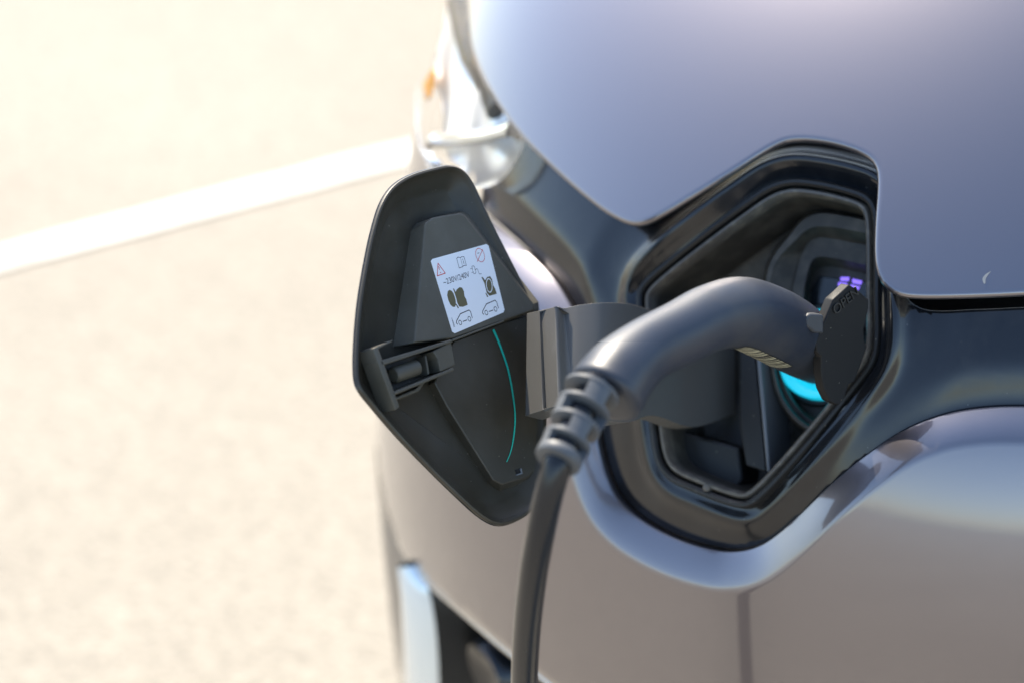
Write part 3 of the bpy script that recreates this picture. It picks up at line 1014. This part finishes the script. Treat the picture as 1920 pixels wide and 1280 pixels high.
po = Print(); po.fill([(318, 680), (340, 665), (365, 678), (385, 705), (400, 745), (412, 790), (415, 840), (405, 868), (380, 870), (350, 845), (325, 790), (310, 730)]); po.build('picture_symbol', INKG)
po = Print(); po.fill([(380, 648), (392, 650), (412, 690), (425, 660), (460, 632), (490, 640), (510, 680), (518, 740), (540, 780), (556, 845), (500, 868), (455, 865), (432, 820), (420, 770), (408, 730)]); po.build('picture_symbol', INKG)
po = Print(); po.fill([(410, 835), (420, 830), (452, 880), (440, 888)]); po.build('picture_symbol', INKG)
po = Print(); po.fill([(720, 514), (738, 512), (765, 550), (790, 512), (825, 500), (850, 540), (862, 610), (885, 650), (906, 712), (820, 738), (785, 700), (770, 640), (755, 580)]); po.build('picture_symbol', INKG)
po = Print(); po.fill([(768, 700), (780, 705), (805, 748), (790, 752)]); po.build('picture_symbol', INKG)
SH2 = SH; SH = 0.0124
pw = Print(); pw.stroke(arc(815, 612, 34, 82, rot=-6), 11, True); pw.build('picture_ring', WHITE)
SH = SH2
def zpx(px, py): return (790 + px * 180 / 1152, 440 + py * 200 / 1280)
text_mesh('voltage_lettering', '~230V/240V', 0.0046, FP, zpx(325, 560), zpx(515, 498), SH, INK, flap, 0.0)
# thin green strip on the lower panel
gl = spline([(925, 618), (937, 646), (952, 690), (961, 735), (966, 780), (963, 820), (957, 848), (950, 865)], 6)
V, F = [], []
for i, p in enumerate(gl):
    t = i / (len(gl) - 1)
    wd = (2.6 * (1 - t) + 1.4) * 0.5
    q = gl[min(i + 1, len(gl) - 1)] - gl[max(i - 1, 0)]
    q = np.array([-q[1], q[0]]) / np.linalg.norm(q) * wd
    V += [FP.pt(p[0] + q[0], p[1] + q[1], 0.0068), FP.pt(p[0] - q[0], p[1] - q[1], 0.0068)]
    if i: F.append((2 * i - 2, 2 * i, 2 * i + 1, 2 * i - 1))
fix_out(mesh('green_line', V, F, GREEN, flap, False))

# hinge arm: gooseneck from the flap into the port
TOPE = [(988, 588, 1.178), (1040, 576, 1.158), (1047, 575, 1.160), (1058, 578, 1.168), (1085, 572, 1.172), (1130, 568, 1.180), (1180, 570, 1.200), (1222, 582, 1.225), (1290, 600, 1.255), (1378, 625, 1.285)]
BOTE = [(985, 779, 1.158), (1046, 760, 1.132), (1053, 758, 1.133), (1066, 762, 1.138), (1090, 770, 1.142), (1130, 785, 1.152), (1180, 790, 1.176), (1225, 778, 1.206), (1300, 800, 1.245), (1378, 775, 1.280)]
te = np.array([at(*q) for q in TOPE]); be = np.array([at(*q) for q in BOTE])
te, be = spline(te, 4), spline(be, 4)
# keep the two crisp corners of the box end
V, F = [], []
nA = len(te)
dn = []
for i in range(nA):
    a = te[min(i + 1, nA - 1)] - te[max(i - 1, 0)]
    nrm = unit(np.cross(a, te[i] - be[i]))
    if nrm @ (CAM - te[i]) < 0: nrm = -nrm
    dn.append(nrm)
NVR = 7
for s_, thick in ((0, 0.0), (1, 0.012)):
    for i in range(nA):
        for j in range(NVR):
            V.append(te[i] + (be[i] - te[i]) * j / (NVR - 1) - dn[i] * thick)
def vi(s_, i, j): return (s_ * nA + i) * NVR + j
for i in range(nA - 1):
    for j in range(NVR - 1):
        F.append((vi(0, i, j), vi(0, i, j + 1), vi(0, i + 1, j + 1), vi(0, i + 1, j)))
        F.append((vi(1, i, j), vi(1, i + 1, j), vi(1, i + 1, j + 1), vi(1, i, j + 1)))
    for j in (0, NVR - 1):
        F.append((vi(0, i, j), vi(0, i + 1, j), vi(1, i + 1, j), vi(1, i, j)))
for i in (0, nA - 1):
    for j in range(NVR - 1):
        F.append((vi(0, i, j), vi(0, i, j + 1), vi(1, i, j + 1), vi(1, i, j)))
arm = bevel(fix_normals(mesh('hinge_arm', V, F, ARMM, flap, True, 28)), 0.0010, 3, 35)

# ================================================================== CHARGING PLUG AND CABLE
plug = empty('charging_plug', tuple(at(1136, 737, 1.035)))
tag(plug, 'dark grey charging plug with ribbed boot and black cable in the port', 'charging plug')
HC = [(1136, 737, 74, 1.030), (1160, 702, 70, 1.037), (1207, 660, 61, 1.050), (1275, 625, 61, 1.068), (1330, 597, 63, 1.085), (1384, 586, 67, 1.105),
      (1430, 600, 70, 1.133), (1470, 620, 70, 1.165), (1503, 641, 66, 1.195), (1535, 660, 60, 1.228)]
hc = spline(np.array([list(at(x, y, d)) + [r * d / FPX] for x, y, r, d in HC]), 6)
cen, rad = hc[:, :3], hc[:, 3]
d0 = unit(cen[0] - cen[2])
endc = [cen[0] + d0 * 0.0030, cen[0] + d0 * 0.0042, cen[0] + d0 * 0.0035]
cen2 = np.vstack([[cen[0] + d0 * 0.0030], [cen[0] + d0 * 0.0026], [cen[0] + d0 * 0.0012], cen])
rad2 = np.r_[rad[0] * 0.70, rad[0] * 0.88, rad[0] * 0.97, rad]
V, F, fr = sweep(cen2, rad2, 40)
handle = fix_normals(mesh('handle', V, F, HANDLE, plug, True, 60))

# mould seam along the handle
Vh = np.array(V).reshape(len(cen2), 40, 3)
_q, _ = to_px(Vh[20])
ks = int(np.argmin((_q[:, 0] - 1232) ** 2 + (_q[:, 1] - 594) ** 2))
seam = [Vh[i, ks] for i in range(4, len(cen2) - 4)]
tube('mould_seam', seam, 0.00035, HANDLE, plug, 8)
# label on the underside of the handle
V = np.array(V).reshape(len(cen2), 40, 3)
C4 = [(1367, 645), (1402, 652), (1452, 688), (1412, 668)]
pxs, _ = to_px(V.reshape(-1, 3))
def near_ang(x, y, i):
    q, d = to_px(V[i])
    return int(np.argmin((q[:, 0] - x) ** 2 + (q[:, 1] - y) ** 2))
lv, lf, luv = [], [], []
i0 = int(np.argmin(np.linalg.norm(cen2 - at(1384, 586, 1.105), axis=1))) - 1
i1 = int(np.argmin(np.linalg.norm(cen2 - at(1470, 628, 1.165), axis=1)))
acen = near_ang(1420, 668, (i0 + i1) // 2)
for i in range(i0, i1 + 1):
    for k in range(-2, 3):
        p = V[i, (acen + k) % 40]
        lv.append(p + unit(p - cen2[i]) * 0.0004)
        luv.append(((i - i0) / (i1 - i0), (k + 2) / 4))
ni = i1 - i0 + 1
lf = [(i * 5 + k, i * 5 + k + 1, (i + 1) * 5 + k + 1, (i + 1) * 5 + k) for i in range(ni - 1) for k in range(4)]
me = bpy.data.meshes.new('rating_label')
me.from_pydata([tuple(p) for p in lv], [], lf)
ul = me.uv_layers.new(name='UVMap')
for lp in me.loops:
    ul.data[lp.index].uv = luv[lp.vertex_index]
me.materials.append(barcode_mat())
lo_ = bpy.data.objects.new('rating_label', me)
COL.objects.link(lo_); lo_.parent = plug
lo_.matrix_parent_inverse = Matrix.Translation(-world_loc(plug))

# ribbed boot: core, rings and bridges
boot = empty('strain_relief', (0, 0, 0), plug)
boot.location = (0, 0, 0)
B0, B1 = at(1113, 727, 1.018), at(1046, 862, 0.995)
bx_ = unit(B1 - B0); BL = np.linalg.norm(B1 - B0)
bu = unit(np.cross(bx_, fw)); bv = np.cross(bu, bx_)
if bv @ fw > 0: bu, bv = -bu, -bv
tube('boot_core', [B0 - bx_ * 0.004, B0 + bx_ * BL * 0.5, B0 + bx_ * BL], [0.0080, 0.0076, 0.0075], CABLE, boot, 24)
rings = [(0.06, 0.0144, 0.0026), (0.29, 0.0138, 0.0026), (0.52, 0.0130, 0.0026), (0.745, 0.0122, 0.0028), (0.965, 0.0118, 0.0052)]
def frac_r(t): return np.interp(t, [r_[0] for r_ in rings], [r_[1] for r_ in rings])
for t, r_, w_ in rings:
    c = B0 + bx_ * BL * t
    pr_ = [(-w_ / 2, r_ * 0.6), (-w_ / 2, r_ * 0.95), (-w_ / 2 * 0.7, r_), (w_ / 2 * 0.7, r_), (w_ / 2, r_ * 0.95), (w_ / 2, r_ * 0.6)]
    revolve('boot_ring', c, bx_, pr_, RUBBER, boot)
for gi in range(4):
    t0, t1 = rings[gi][0], rings[gi + 1][0]
    off_a = (R_(8) if gi % 2 else R_(98))
    for k in range(2):
        a_ = off_a + math.pi * k
        rmid = frac_r((t0 + t1) / 2)
        for sgn in (0,):
            V, F = [], []
            aw = R_(26)
            for tt in (t0, t1):
                rr = frac_r(tt)
                for ri in (0.0070, rr - 0.0003):
                    for q in range(7):
                        an = a_ - aw + 2 * aw * q / 6
                        V.append(B0 + bx_ * BL * tt + (bu * math.cos(an) - bv * math.sin(an) * -1) * ri)
            def ix(a, b, c_): return (a * 2 + b) * 7 + c_
            for q in range(6):
                F += [(ix(0, 1, q), ix(0, 1, q + 1), ix(1, 1, q + 1), ix(1, 1, q)), (ix(0, 0, q), ix(1, 0, q), ix(1, 0, q + 1), ix(0, 0, q + 1))]
            for q in (0, 6):
                F.append((ix(0, 0, q), ix(0, 1, q), ix(1, 1, q), ix(1, 0, q)))
            fix_normals(mesh('boot_bridge', V, F, RUBBER, boot, True, 30))

# cable: hangs from the boot to the ground and runs off along it
CC = [at(1050, 852, 0.998), at(1044, 872, 0.996), at(1029, 925, 1.000), at(1013, 1000, 1.012), at(999, 1080, 1.032), at(988, 1180, 1.064), at(983, 1290, 1.105)]
last = CC[-1]
CC += [at(985, 1420, 1.165), np.array([last[0] + 0.01, last[1] + 0.03, 0.28]), np.array([last[0] + 0.03, last[1] - 0.01, 0.10]),
       np.array([last[0] + 0.10, last[1] - 0.10, 0.012]), np.array([last[0] + 0.35, last[1] - 0.30, 0.0085]), np.array([last[0] + 1.0, last[1] - 0.7, 0.0085]), np.array([last[0] + 2.0, last[1] - 1.0, 0.0085])]
cc = spline(CC, 10)
tube('cable', cc, 0.0073, CABLE, plug, 24)

# pale chip in the hood paint near its edge
ch = met(spline([(1846, 533), (1845, 524), (1850, 516), (1857, 510)], 5), 0.004)
V, F = [], []
for i, m_ in enumerate(ch):
    wd = 0.0011 * math.sin(math.pi * (0.12 + 0.8 * i / (len(ch) - 1)))
    V += [on_nose(m_ + np.array([-wd, 0]), 0.00425), on_nose(m_ + np.array([wd, 0.0004]), 0.00425)]
    if i: F.append((2 * i - 2, 2 * i - 1, 2 * i + 1, 2 * i))
fix_out(mesh('paint_chip', V, F, CHIPM, car, False))
